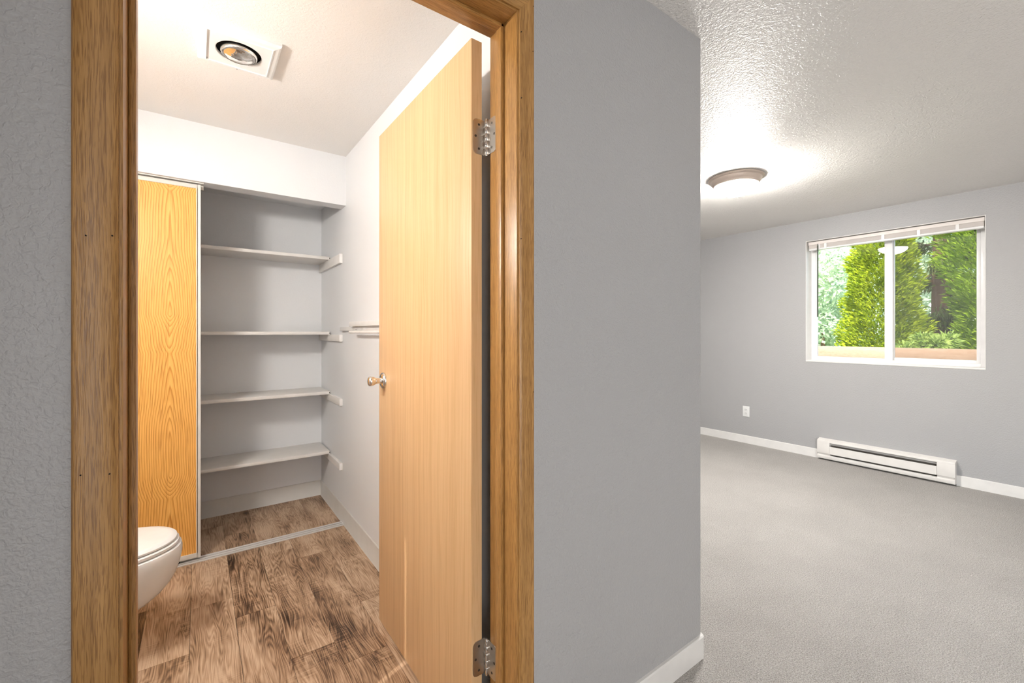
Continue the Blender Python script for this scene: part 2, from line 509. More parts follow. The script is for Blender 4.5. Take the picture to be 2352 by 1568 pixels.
# bathroom floor of vinyl planks
fb = structure(box('floor_bathroom', BL, BR, WYB - 0.07, CB, 0.0, 0.0012, M['black']), 'brown rustic wood plank floor of the bathroom and closet', 'floor')
xb = [-0.78, -0.642, -0.487, -0.332, -0.177, -0.022, 0.133, 0.284, 0.438, 0.599, 0.757]
starts = [1.30, 1.71, 1.02, 1.55, 1.128, 1.446, 1.266, 0.870, 0.729, 1.066]
for i in range(len(xb) - 1):
    y = starts[i]
    cuts = [WYB - 0.07] + [c for c in (y, y + 0.914, y + 1.828, y + 2.742) if WYB - 0.05 < c < CB - 0.02] + [CB]
    for y0, y1 in zip(cuts, cuts[1:]):
        g = 0.0007
        bm = bmesh.new()
        bx(bm, xb[i] + g, xb[i + 1] - g, y0 + g, y1 - g, 0.0006, 0.0040)
        finish('plank', bm, M['plank'], fb)

# ------------------------------------------------------------------ baseboards
BH, BT = 0.083, 0.013
def base_profile_y(y_face, sgn):
    return [(y_face, 0.0), (y_face + sgn * BT, 0.0), (y_face + sgn * BT, BH - 0.004), (y_face + sgn * (BT - 0.004), BH), (y_face, BH)]
bm = bmesh.new()
# path with bullnose corner around the outside corner: from the casing to the corner and along the return wall
path = [(0.7205, WY, 0, -1)]
for k in range(0, 9):
    a = math.radians(-90 + k * 90 / 8)
    path.append((CORNER - 0.004, WY + 0.004, math.cos(a) * 1.0, math.sin(a) * 1.0))
path.append((CORNER, FAR, 1, 0))
prof = [(0.0, 0.0), (BT, 0.0), (BT, BH - 0.004), (BT - 0.004, BH), (0.0, BH)]
rings = []
for i, (x, y, nx, ny) in enumerate(path):
    ex = 0.004 if 0 < i < len(path) - 1 else 0.0
    rings.append([bm.verts.new((x + nx * (d + ex), y + ny * (d + ex), z)) for d, z in prof])
for r0, r1 in zip(rings, rings[1:]):
    for k in range(len(prof)):
        k2 = (k + 1) % len(prof)
        bm.faces.new((r0[k], r0[k2], r1[k2], r1[k]))
bm.faces.new(rings[0]); bm.faces.new(rings[-1][::-1])
structure(finish('baseboard_front', bm, M['trim_white'], auto=30), 'white baseboard turning the rounded outside corner', 'baseboard')
structure(extrude_poly('baseboard_front_left', base_profile_y(WY, -1), 0, LEFT, -0.1486, M['trim_white']), 'white baseboard left of the bathroom door casing', 'baseboard')
HT0, HT1 = 0.700, 1.640              # heater along the window wall
pw = [(WX, 0.0), (WX - BT, 0.0), (WX - BT, BH - 0.004), (WX - BT + 0.004, BH), (WX, BH)]
structure(extrude_poly('baseboard_right', pw, 1, HT1, FAR, M['trim_white']), 'white baseboard between the heater and the far corner', 'baseboard')
structure(extrude_poly('baseboard_right_near', pw, 1, BACK, HT0, M['trim_white']), 'white baseboard beyond the heater under the right of the window', 'baseboard')
VB = 0.115
pv = [(BR, 0.0), (BR - 0.012, 0.0), (BR - 0.010, 0.004), (BR - 0.006, 0.012), (BR - 0.005, VB - 0.003), (BR - 0.002, VB), (BR, VB)]
structure(extrude_poly('baseboard_bathroom_right', pv, 1, WYB + 0.004, CB - 0.005, M['vinyl_base']), 'pale vinyl cove base along the bathroom side wall', 'baseboard')
pc = [(CB, 0.0), (CB - 0.012, 0.0), (CB - 0.010, 0.004), (CB - 0.006, 0.012), (CB - 0.005, VB - 0.003), (CB - 0.002, VB), (CB, VB)]
structure(extrude_poly('baseboard_closet_back', pc, 0, BL, BR, M['vinyl_base']), 'pale vinyl cove base along the closet back wall', 'baseboard')

# ------------------------------------------------------------------ door frame
tj = empty('trim_1', ((JL + JR) / 2, WY, 0))
structure(tj, 'oak door jambs and stops lining the bathroom doorway', 'door frame')
box('jamb', JL - JT18, JL, WY, WYB, 0, JT + JT18, M['jamb'], tj, 0.0012)
box('jamb', JR, JR + JT18, WY, WYB, 0, JT + JT18, M['jamb'], tj, 0.0012)
box('head_jamb', JL, JR, WY, WYB, JT, JT + JT18, M['jamb_h'], tj, 0.0012)
ST0, ST1, STD = 0.957, 0.985, 0.0105
box('stop', JL, JL + STD, ST0, ST1, 0, JT, M['jamb'], tj, 0.0022)
box('stop', JR - STD, JR, ST0, ST1, 0, JT, M['jamb'], tj, 0.0022)
box('head_stop', JL, JR, ST0, ST1, JT - STD, JT, M['jamb_h'], tj, 0.0022)

tc = empty('trim_2', ((JL + JR) / 2, WY, 0))
structure(tc, 'stained oak casing around the bathroom doorway', 'door casing')
REV = 0.005
xi_l, xi_r, zi = JL - REV, JR + REV, JT + REV
wl, wr, wh = 0.0510, 0.0445, 0.048
def casing(name, inner0, inner1, out0, out1, mat):
    """profile swept from inner0 to inner1 (x, z); out = full outward offset at each end"""
    pf = [(0, 0), (0, .0042), (.07, .0072), (.17, .0088), (.34, .0098), (.88, .0136), (.96, .0125), (1.0, .0095), (1.0, 0)]
    bm = bmesh.new()
    rs = []
    for (ix, iz), (ox, oz) in ((inner0, out0), (inner1, out1)):
        rs.append([bm.verts.new((ix + ox * t, WY - h, iz + oz * t)) for t, h in pf])
    for k in range(len(pf)):
        k2 = (k + 1) % len(pf)
        bm.faces.new((rs[0][k], rs[0][k2], rs[1][k2], rs[1][k]))
    bm.faces.new(rs[0]); bm.faces.new(rs[1][::-1])
    return finish(name, bm, mat, tc, auto=25)
cl = casing('casing', (xi_l, 0), (xi_l, zi), (-wl, 0), (-wl, wh), M['casing'])
cr = casing('casing', (xi_r, 0), (xi_r, zi), (wr, 0), (wr, wh), M['casing'])
ch = casing('head_casing', (xi_l, zi), (xi_r, zi), (-wl, wh), (wr, wh), M['casing_h'])
for par, x, z, yy in ((cl, -.1325, 1.363, .0110), (cl, -.104, 1.367, .0078), (cl, -.138, 1.010, .0112), (cl, -.107, 1.005, .0080),
                  (cr, .7155, 2.077, .0118), (cr, .714, 1.958, .0118), (cr, .6795, 1.998, .0078), (cr, .680, 1.827, .0078), (cr, .679, 1.462, .0078), (cr, .7155, 1.063, .0118)):
    lathe('nail_hole', [(0, 0.0), (0.0011, 0.0), (0.0011, 0.004), (0, 0.004)], (x, WY - yy - 0.0022, z), (0, 1, 0), M['black'], par, 10)

# ------------------------------------------------------------------ door
DX0, DX1, DY0, DY1, DZ0, DZ1 = 0.622, 0.657, 1.048, 1.806, 0.012, 2.046
door = box('door_1', DX0, DX1, DY0, DY1, DZ0, DZ1, M['door'], None, 0.0012)
structure(door, 'flush pale wood door standing open into the bathroom', 'door')
door_edge = box('edge_band', DX0 + 0.0006, DX1 - 0.0006, DY0 - 0.0008, DY0 + 0.0004, DZ0 + 0.001, DZ1 - 0.001, M['door'], door)

def knob(sx, x_face):
    """round tulip knob on the door face; sx = direction away from the face along X"""
    k = empty('knob', (x_face, 1.747, 1.022))
    k.parent = door
    k.location = Vector((x_face, 1.747, 1.022)) - wpos(door)
    lathe('rosette', [(0, 0), (0.0335, 0), (0.0338, 0.003), (0.0315, 0.008), (0.026, 0.012), (0.018, 0.0145), (0, 0.0145)], (x_face, 1.747, 1.022), (sx, 0, 0), M['chrome'], k)
    lathe('handle', [(0, 0.012), (0.0135, 0.012), (0.0118, 0.019), (0.0108, 0.027), (0.0128, 0.035), (0.0178, 0.044), (0.0200, 0.051), (0.0195, 0.058), (0.0165, 0.063), (0.010, 0.0655), (0, 0.0662)],
          (x_face, 1.747, 1.022), (sx, 0, 0), M['chrome'], k)
    return k
knob(-1, DX0)
knob(1, DX1)
box('latch_plate', DX0 + 0.006, DX1 - 0.006, DY1 - 0.0006, DY1 + 0.0008, 0.995, 1.052, M['nickel'], door)

def hinge(zc):
    h = empty('hinge', (0.6665, 1.036, zc))
    h.parent = door
    h.location = Vector((0.6665, 1.036, zc)) - wpos(door)
    hh, r = 0.0495, 0.014
    def leaf_pts(w):
        pts = [(0, -hh), (w - r, -hh)]
        pts += [(w - r + r * math.sin(a), -hh + r - r * math.cos(a)) for a in [math.pi / 2 * k / 6 for k in range(1, 7)]]
        pts += [(w - r + r * math.cos(a), hh - r + r * math.sin(a)) for a in [math.pi / 2 * k / 6 for k in range(0, 7)]]
        pts += [(0, hh)]
        return pts
    # leaf on the door edge (facing the camera), runs to -X from the pin
    pts = [(0.6645 - w, zc + z) for w, z in leaf_pts(0.0385)]
    extrude_poly('leaf', pts, 1, DY0 - 0.0032, DY0 - 0.0004, M['nickel'], h)
    # leaf let into the jamb, runs to -Y from the pin
    pts = [(1.034 - w * 1.18, zc + z) for w, z in leaf_pts(0.0365)]
    extrude_poly('leaf', pts, 0, JR - 0.0016, JR + 0.0008, M['nickel'], h)
    kn = 5
    for k in range(kn):
        z0 = zc - hh + k * 2 * hh / kn
        lathe('knuckle', [(0, 0.0004), (0.0052, 0.0004), (0.0057, 0.001), (0.0057, 2 * hh / kn - 0.001), (0.0052, 2 * hh / kn - 0.0004), (0, 2 * hh / kn - 0.0004)], (0.6672, 1.0375, z0), (0, 0, 1), M['chrome'], h, 20)
    lathe('pin', [(0, -0.0035), (0.004, -0.0035), (0.0045, -0.001), (0.0045, 2 * hh + 0.001), (0.004, 2 * hh + 0.003), (0, 2 * hh + 0.0035)], (0.6672, 1.0375, zc - hh), (0, 0, 1), M['chrome'], h, 16)
    for w, z in ((0.019, 0.034), (0.030, 0.0), (0.019, -0.034)):
        lathe('screw', [(0, 0), (0.0036, 0), (0.0034, 0.0008), (0.0018, 0.0012), (0, 0.0006)], (0.6645 - w, DY0 - 0.0032, zc + z), (0, -1, 0), M['screw'], h, 14)
    for w, z in ((0.019, 0.034), (0.031, 0.0), (0.019, -0.034)):
        lathe('screw', [(0, 0), (0.0036, 0), (0.0034, 0.0008), (0.0018, 0.0012), (0, 0.0006)], (JR - 0.0016, 1.034 - w, zc + z), (-1, 0, 0), M['screw'], h, 14)
    return h
hinge(1.7735)
hinge(0.298)

# ------------------------------------------------------------------ sliding closet panel and tracks
PX0, PX1, PY0, PY1 = BL + 0.004, 0.017, 2.838, 2.866
cp = empty('sliding_door', ((PX0 + PX1) / 2, (PY0 + PY1) / 2, 0.026))
tag(cp, 'sliding oak veneer closet door in a pale metal frame', 'closet door')
box('panel', PX0 + 0.012, PX1 - 0.012, PY0 + 0.006, PY1 - 0.006, 0.047, 1.984, M['cathedral'], cp)
boxes('stile', [(PX1 - 0.019, PX1 - 0.0150, PY0 + 0.001, PY1, 0.026, 2.003), (PX1 - 0.0150, PX1 - 0.0125, PY0 + 0.006, PY1, 0.026, 2.003), (PX1 - 0.0125, PX1, PY0 - 0.002, PY1, 0.026, 2.003)], M['panel_frame'], cp)
box('stile', PX0, PX0 + 0.019, PY0, PY1, 0.026, 2.003, M['panel_frame'], cp, 0.001)
box('top_rail', PX0 + 0.019, PX1 - 0.019, PY0, PY1, 1.982, 2.003, M['panel_frame'], cp, 0.001)
box('bottom_rail', PX0 + 0.019, PX1 - 0.019, PY0, PY1, 0.026, 0.050, M['panel_frame'], cp, 0.001)
for x in (PX0 + 0.10, PX1 - 0.10):
    lathe('roller', [(0, -0.003), (0.013, -0.003), (0.013, 0.003), (0, 0.003)], (x, 2.850, 0.0213), (0, 1, 0), M['black'], cp, 18)

tt = empty('closet_floor_track', (0, 2.845, 0.004))
tag(tt, 'double aluminium sliding track across the closet floor', 'track')
box('track_bed', BL, BR - 0.006, 2.823, 2.885, 0.004, 0.006, M['nickel'], tt)
for y in (2.823, 2.850, 2.8765):
    box('ridge', BL, BR - 0.006, y, y + 0.0075, 0.0055, 0.0115, M['alu'], tt, 0.001)
ut = empty('closet_head_track', (0, 2.85, HDR_Z - 0.02))
tag(ut, 'sliding track fixed under the closet header', 'track')
box('channel', BL, 0.03, 2.834, 2.885, HDR_Z - 0.004, HDR_Z, M['panel_frame'], ut)
box('track_lip', BL, 0.03, 2.880, 2.885, HDR_Z - 0.026, HDR_Z - 0.004, M['panel_frame'], ut)

# ------------------------------------------------------------------ closet shelves with wall cleats
SH = [(1.743, 0.058, 'topmost white closet shelf just under the header'),
      (1.224, 0.043, 'white closet shelf at eye level, second from the top'),
      (0.811, 0.042, 'white closet shelf second from the floor'),
      (0.398, 0.040, 'lowest white closet shelf just above the plank floor')]
for zt, chh, lab in SH:
    s = empty('closet_shelf', (0, 3.32, zt - 0.02))
    tag(s, lab, 'shelf', 'closet shelves')
    box('board', BL + 0.001, 0.747, 3.170, CB, zt - 0.0205, zt, M['shelf'], s, 0.0016)
    c = box('cleat', 0.739, BR, 2.890, CB, zt - 0.0205 - chh, zt - 0.0200, M['shelf'], s, 0.0012)
    lathe('screw', [(0, 0), (0.0032, 0), (0.0025, 0.001), (0, 0.001)], (0.744, 3.170, zt - 0.010), (0, -1, 0), M['screw'], s, 12)
    box('end_cap', 0.738, BR, 2.887, 2.891, zt - 0.0205 - chh - 0.001, zt - 0.0195, M['trim_white'], s, 0.0008)

# narrow shelf and rod on the side wall
ws = empty('wall_shelf', (BR, 2.1, 1.22))
tag(ws, 'narrow white shelf with hanging rod on the wall behind the door', 'shelf')
box('cleat', 0.739, BR, 1.30, 2.885, 1.228, 1.254, M['trim_white'], ws, 0.001)
box('board', 0.716, BR, 1.30, 2.595, 1.2535, 1.2795, M['trim_white'], ws, 0.0016)
lathe('screw', [(0, 0), (0.0026, 0), (0.002, 0.0008), (0, 0.0008)], (0.739, 2.63, 1.247), (-1, 0, 0), M['screw'], ws, 10)
lathe('rod', [(0, 0), (0.0075, 0), (0.0075, 1.24), (0, 1.24)], (0.706, 1.30, 1.2215), (0, 1, 0), M['white_metal'], ws, 20)
for y in (1.40, 2.42):
    boxes('rod_bracket', [(0.703, 0.709, y - 0.006, y + 0.006, 1.2275, 1.236), (0.703, 0.740, y - 0.006, y + 0.006, 1.233, 1.238)], M['white_metal'], ws)

# ------------------------------------------------------------------ toilet
def egg(xf, xb_, hw, n=44, sq=2.25):
    """outline in (x, y): rounded front at xf, blunter back at xb_"""
    cx = xf - (xf - xb_) * 0.56
    pts = []
    for k in range(n):
        a = 2 * math.pi * k / n
        c, s = math.cos(a), math.sin(a)
        e = 2.0 / (sq if c < 0 else 2.15)
        px = (xf - cx) * math.copysign(abs(c) ** e, c) if c > 0 else (cx - xb_) * math.copysign(abs(c) ** e, c)
        pts.append((cx + px, hw * math.copysign(abs(s) ** (2.0 / 2.2), s)))
    return pts
TY = 2.19
def loft(name, secs, mat, parent, cap_top=True):
    bm = bmesh.new()
    rs = []
    for z, xf, xb_, hw in secs:
        rs.append([bm.verts.new((x, TY + y, z)) for x, y in egg(xf, xb_, hw)])
    n = len(rs[0])
    for r0, r1 in zip(rs, rs[1:]):
        for k in range(n):
            bm.faces.new((r0[k], r0[(k + 1) % n], r1[(k + 1) % n], r1[k]))
    bm.faces.new(rs[0][::-1])
    if cap_top:
        bm.faces.new(rs[-1])
    return finish(name, bm, mat, parent, auto=38)
toi = empty('toilet', (-0.42, TY, 0.004))
tag(toi, 'white porcelain toilet with closed lid beside the oak panel', 'toilet')
loft('bowl', [(0.004, -0.285, -0.62, 0.118), (0.03, -0.30, -0.62, 0.108), (0.09, -0.285, -0.61, 0.100), (0.135, -0.245, -0.60, 0.108), (0.168, -0.188, -0.59, 0.122),
              (0.190, -0.140, -0.585, 0.134), (0.216, -0.106, -0.58, 0.146), (0.245, -0.082, -0.575, 0.157), (0.275, -0.066, -0.57, 0.167),
              (0.31, -0.054, -0.565, 0.176), (0.345, -0.047, -0.56, 0.182), (0.372, -0.046, -0.56, 0.184), (0.384, -0.049, -0.56, 0.181), (0.388, -0.056, -0.56, 0.174)], M['porcelain'], toi)
loft('seat', [(0.3895, -0.060, -0.54, 0.172), (0.392, -0.056, -0.54, 0.176), (0.401, -0.056, -0.54, 0.176), (0.404, -0.060, -0.54, 0.172)], M['white_plastic'], toi)
loft('lid', [(0.4062, -0.068, -0.535, 0.164), (0.409, -0.063, -0.535, 0.169), (0.415, -0.063, -0.535, 0.169), (0.421, -0.070, -0.53, 0.162), (0.4235, -0.085, -0.52, 0.148)], M['white_plastic'], toi)
for y in (-0.07, 0.07):
    lathe('lid_hinge', [(0, -0.02), (0.011, -0.02), (0.011, 0.02), (0, 0.02)], (-0.545, TY + y, 0.405), (0, 1, 0), M['white_plastic'], toi, 16)
box('tank', -0.770, -0.575, TY - 0.22, TY + 0.22, 0.384, 0.745, M['porcelain'], toi, 0.022, 4)
box('tank_lid', -0.775, -0.565, TY - 0.23, TY + 0.23, 0.743, 0.785, M['porcelain'], toi, 0.012, 3)
lathe('flush_lever', [(0, 0), (0.011, 0), (0.011, 0.012), (0.006, 0.014), (0.006, 0.02), (0, 0.02)], (-0.575, TY + 0.15, 0.69), (1, 0, 0), M['chrome'], toi, 18)

# ------------------------------------------------------------------ vanity light (gives the bathroom its light)
vl = empty('vanity_light_offscreen', (BL, 1.62, 1.90))
tag(vl, 'vanity light bar with three lit globe bulbs on the bathroom wall', 'wall light')
box('added_baffle', BL, BL + 0.205, 1.37, 1.87, 2.006, 2.012, M['white_metal'], vl, 0.002)  # unseen plate added to keep direct bulb light off the ceiling
box('added_baffle_bracket', BL, BL + 0.01, 1.58, 1.66, 1.99, 2.008, M['white_metal'], vl)
box('backplate', BL, BL + 0.03, 1.40, 1.84, 1.895, 1.995, M['chrome'], vl, 0.004)
for y in (1.48, 1.62, 1.76):
    lathe('socket', [(0, 0), (0.03, 0), (0.03, 0.012), (0.018, 0.02), (0.018, 0.045), (0, 0.045)], (BL + 0.028, y, 1.945), (1, 0, 0), M['white_plastic'], vl, 24)
    lathe('bulb', [(0, 0.125)] + [(0.048 * math.sin(a), 0.077 + 0.048 * math.cos(a)) for a in [math.pi * k / 14 for k in range(1, 12)]] + [(0.016, 0.03), (0, 0.03)],
          (BL + 0.04, y, 1.945), (1, 0, 0), M['bulb'], vl, 28)

# ------------------------------------------------------------------ ceiling heat lamp
FX, FY, FS = 0.1335, 1.985, 0.131
zt = CEIL - 0.004
hl = empty('heat_lamp', (FX, FY, zt))
tag(hl, 'square white ceiling heat lamp with a silvered bulb', 'ceiling heater')
def square_ring(name, segs, mat, parent):
    """segs = [(half size, z)] of concentric squares joined in order"""
    bm = bmesh.new()
    rs = [[bm.verts.new((FX + sx * s, FY + sy * s, z)) for sx, sy in ((-1, -1), (1, -1), (1, 1), (-1, 1))] for s, z in segs]
    for r0, r1 in zip(rs, rs[1:]):
        for k in range(4):
            bm.faces.new((r0[k], r0[(k + 1) % 4], r1[(k + 1) % 4], r1[k]))
    return finish(name, bm, mat, parent)
square_ring('frame', [(FS, zt), (FS, zt - 0.010), (FS - 0.003, zt - 0.0165), (FS - 0.008, zt - 0.0185), (0.1085, zt - 0.0205), (0.1045, zt - 0.0235), (0.1035, zt - 0.0235), (0.1030, zt - 0.018), (0.1030, zt)], M['white_plastic'], hl)
bm = bmesh.new()
n = 72
ri, ro, rw = 0.0755, 0.078, []
outer = []
for k in range(n):
    a = 2 * math.pi * (k + 0.5) / n
    c, s = math.cos(a), math.sin(a)
    m = 0.1030 / max(abs(c), abs(s))
    outer.append((c * m, s * m, c, s))
zz = zt - 0.0195
r0 = [bm.verts.new((FX + o[0], FY + o[1], zz)) for o in outer]
r1 = [bm.verts.new((FX + o[2] * ro, FY + o[3] * ro, zz)) for o in outer]
r2 = [bm.verts.new((FX + o[2] * ri, FY + o[3] * ri, zz + 0.002)) for o in outer]
r3 = [bm.verts.new((FX + o[2] * ri, FY + o[3] * ri, zz + 0.010)) for o in outer]
for a_, b_ in ((r0, r1), (r1, r2), (r2, r3)):
    for k in range(n):
        bm.faces.new((a_[k], a_[(k + 1) % n], b_[(k + 1) % n], b_[k]))
finish('face_plate', bm, M['white_plastic'], hl, auto=30)
lathe('recess', [(0.0758, 0.0), (0.0758, -0.0095), (0.074, -0.0095)], (FX, FY, zt - 0.0005), (0, 0, 1), M['black'], hl)
lathe('recess_back', [(0, 0), (0.0756, 0), (0.0756, 0.0008), (0, 0.0008)], (FX, FY, zt - 0.0012), (0, 0, 1), M['black'], hl)
def bulb_mat():
    t = NT('silvered_heat_bulb')
    v = t.noise(t.pos(), 38.0, 2.0)
    t.bsdf(t.ramp(v, [(0.35, (0.78, 0.72, 0.66)), (0.65, (0.95, 0.93, 0.90))]), 0.07, 0.6, 0.95, t.bump(v, 0.25, 0.006))
    return t.m
M['silver_bulb'] = bulb_mat()
hb = lathe('bulb', [(0.0, 0.0), (0.030, 0.0), (0.052, 0.006), (0.0610, 0.014), (0.0620, 0.019), (0.0605, 0.0245), (0.0575, 0.0272), (0.0545, 0.0265), (0.0500, 0.0262), (0.044, 0.0285), (0.030, 0.0325), (0.015, 0.0345), (0, 0.035)],
           (FX, FY, zt - 0.0015), (0, 0, -1), M['silver_bulb'], hl)
lathe('screw', [(0, 0), (0.0022, 0), (0.0018, 0.0008), (0, 0.0008)], (FX, FY + 0.120, zt - 0.0190), (0, 0, -1), M['screw'], hl, 10)

# ------------------------------------------------------------------ dome ceiling lamps
def dome_lamp(x, y, label, gm):
    L = empty('ceiling_lamp', (x, y, CEIL - 0.13))
    tag(L, label, 'ceiling lamp')
    lathe('ring', [(0, 0), (0.172, 0), (0.180, -0.004), (0.181, -0.010), (0.176, -0.015), (0.166, -0.018), (0.163, -0.024), (0.161, -0.034), (0.154, -0.040), (0.150, -0.046), (0.148, -0.054), (0.142, -0.059), (0.134, -0.060), (0.130, -0.050), (0, -0.050)],
          (x, y, CEIL), (0, 0, 1), M['ring'], L, 64)
    prof = []
    R = 0.1335
    for k in range(0, 13):
        a = math.pi / 2 * k / 12
        prof.append((R * math.cos(a), -0.056 - 0.074 * math.sin(a)))
    prof = [(0, -0.052), (R, -0.052)] + prof[:-1] + [(0, -0.130)]
    lathe('glass_dome', prof, (x, y, CEIL), (0, 0, 1), gm, L, 56)
    return L
dome_lamp(3.12, 1.56, 'lit round dome lamp on the bedroom ceiling before the window', M['dome'])

# ------------------------------------------------------------------ window
FXW = 5.030
win = empty('window_1', (FXW, (WIN[0] + WIN[1]) / 2, WIN[2]))
structure(win, 'white vinyl sliding window in the grey bedroom wall', 'window')
y0, y1, z0, z1 = WIN
# painted returns of the opening
e = 0.004
boxes('window_return', [(WX - 0.002, FXW, y0, y0 + e, z0, z1), (WX - 0.002, FXW, y1 - e, y1, z0, z1), (WX - 0.002, FXW, y0 + e, y1 - e, z1 - e, z1)], M['trim_white'], win)
box('window_sill', WX - 0.004, FXW + 0.01, y0, y1, z0 - 0.003, z0 + 0.010, M['trim_white'], win, 0.002)
fr = 0.040
boxes('window_frame', [(FXW, FXW + 0.07, y0, y0 + fr, z0, z1), (FXW, FXW + 0.07, y1 - fr, y1, z0, z1), (FXW, FXW + 0.07, y0 + fr, y1 - fr, z1 - fr, z1), (FXW, FXW + 0.07, y0 + fr, y1 - fr, z0, z0 + 0.034)], M['vinyl_frame'], win, 0.002)
ya, yb = 1.118, 1.180       # meeting stiles
def sash(name, yy0, yy1, zz0, zz1, w0, w1, wb, wt, xx, mat):
    s = boxes(name, [(xx, xx + 0.026, yy0, yy0 + w0, zz0, zz1), (xx, xx + 0.026, yy1 - w1, yy1, zz0, zz1), (xx, xx + 0.026, yy0 + w0, yy1 - w1, zz1 - wt, zz1), (xx, xx + 0.026, yy0 + w0, yy1 - w1, zz0, zz0 + wb)], mat, win, 0.0015)
    box('pane', xx + 0.010, xx + 0.014, yy0 + w0 - 0.004, yy1 - w1 + 0.004, zz0 + wb - 0.004, zz1 - wt + 0.004, M['glass'], s)
    return s
zs0, zs1 = z0 + 0.034, z1 - fr
sash('sliding_sash', ya + 0.006, y1 - fr, zs0, zs1, 0.056, 0.012, 0.014, 0.03, FXW + 0.006, M['vinyl_frame'])
sr = sash('fixed_sash', y0 + fr, yb - 0.020, zs0, zs1, 0.028, 0.042, 0.026, 0.03, FXW + 0.034, M['vinyl_frame'])
box('insect_screen', FXW + 0.0655, FXW + 0.0660, y0 + fr, yb - 0.02, zs0, zs1, M['screen'], win)

# raised blind
bl = empty('window_blind', (4.955, (y0 + y1) / 2, 2.03))
tag(bl, 'raised white slatted blind stacked at the top of the window', 'blind')
bx0, bx1 = 4.925, 4.975
by0, by1 = y0 + 0.008, y1 - 0.014
box('headrail', bx0 - 0.004, bx1 + 0.002, by0, by1, 2.082, 2.112, M['blind'], bl, 0.002)
for k in range(9):
    z = 2.0485 + k * 0.0037
    box('slat', bx0, bx1, by0 + 0.004, by1 - 0.004, z, z + 0.0024, M['blind'], bl)
box('bottom_rail', bx0 - 0.001, bx1 + 0.001, by0 + 0.004, by1 - 0.004, 2.030, 2.047, M['vinyl_frame'], bl, 0.003)
for y in (1.60, 1.655, 1.165, 0.93, 0.70):
    box('ladder_tape', bx0 - 0.0035, bx0 - 0.0015, y - 0.010, y + 0.010, 2.030, 2.083, M['vinyl_frame'], bl)
lathe('wand', [(0, 0), (0.0058, 0), (0.0058, 0.70), (0, 0.70)], (bx0 - 0.010, 1.661, 1.37), (0, 0, 1), M['wand'], bl, 10)
box('wand_hook', bx0 - 0.014, bx0 - 0.003, 1.659, 1.663, 2.066, 2.086, M['wand'], bl)

# unseen glass door, added where the light from behind left comes in
w2 = empty('added_glass_door', (LEFT, (B2[0] + B2[1]) / 2, B2[2]))
structure(w2, 'unseen white framed glass door added in the wall left of the photographer', 'window')
my_ = (B2[0] + B2[1]) / 2
X0, X1 = LEFT - 0.08, LEFT - 0.02
boxes('window_frame', [(X0, X1, B2[0], B2[0] + 0.05, B2[2], B2[3]), (X0, X1, B2[1] - 0.05, B2[1], B2[2], B2[3]), (X0, X1, my_ - 0.03, my_ + 0.03, B2[2], B2[3]),
                       (X0, X1, B2[0] + 0.05, my_ - 0.03, B2[3] - 0.05, B2[3]), (X0, X1, my_ + 0.03, B2[1] - 0.05, B2[3] - 0.05, B2[3]),
                       (X0, X1, B2[0] + 0.05, my_ - 0.03, B2[2], B2[2] + 0.05), (X0, X1, my_ + 0.03, B2[1] - 0.05, B2[2], B2[2] + 0.05)], M['vinyl_frame'], w2)
box('pane', LEFT - 0.055, LEFT - 0.050, B2[0] + 0.045, my_ - 0.025, B2[2] + 0.045, B2[3] - 0.045, M['glass'], w2)
box('pane', LEFT - 0.055, LEFT - 0.050, my_ + 0.025, B2[1] - 0.045, B2[2] + 0.045, B2[3] - 0.045, M['glass'], w2)

# ------------------------------------------------------------------ outlet
oy, oz = 2.336, 0.348
ot = empty('wall_outlet', (WX, oy, oz - 0.058))
tag(ot, 'white double power outlet on the window wall above the baseboard', 'outlet')
box('cover_plate', WX - 0.006, WX, oy - 0.036, oy + 0.036, oz - 0.058, oz + 0.058, M['white_plastic'], ot, 0.003, 3)
for dz in (-0.020, 0.020):
    s = box('socket', WX - 0.0080, WX - 0.0055, oy - 0.017, oy + 0.017, oz + dz - 0.014, oz + dz + 0.014, M['white_plastic'], ot, 0.001)
    for dy in (-0.0065, 0.0065):
        box('slot', WX - 0.0084, WX - 0.0078, oy + dy - 0.0012, oy + dy + 0.0012, oz + dz - 0.002, oz + dz + 0.0065, M['black'], s)
    lathe('slot', [(0, 0), (0.0024, 0), (0.0024, 0.0006), (0, 0.0006)], (WX - 0.0084, oy, oz + dz - 0.008), (1, 0, 0), M['black'], s, 12)
lathe('screw', [(0, 0), (0.0028, 0), (0.002, 0.001), (0, 0.001)], (WX - 0.006, oy, oz), (-1, 0, 0), M['white_metal'], ot, 12)

# ------------------------------------------------------------------ baseboard heater
ht = empty('baseboard_heater', (WX - 0.03, (HT0 + HT1) / 2, 0.012))
tag(ht, 'white electric baseboard heater on the wall under the window', 'heater')
HX = 4.838
capL, capR = 1.540, 0.806
box('back_plate', WX - 0.006, WX, HT0 + 0.003, HT1 - 0.003, 0.014, 0.196, M['white_metal'], ht)
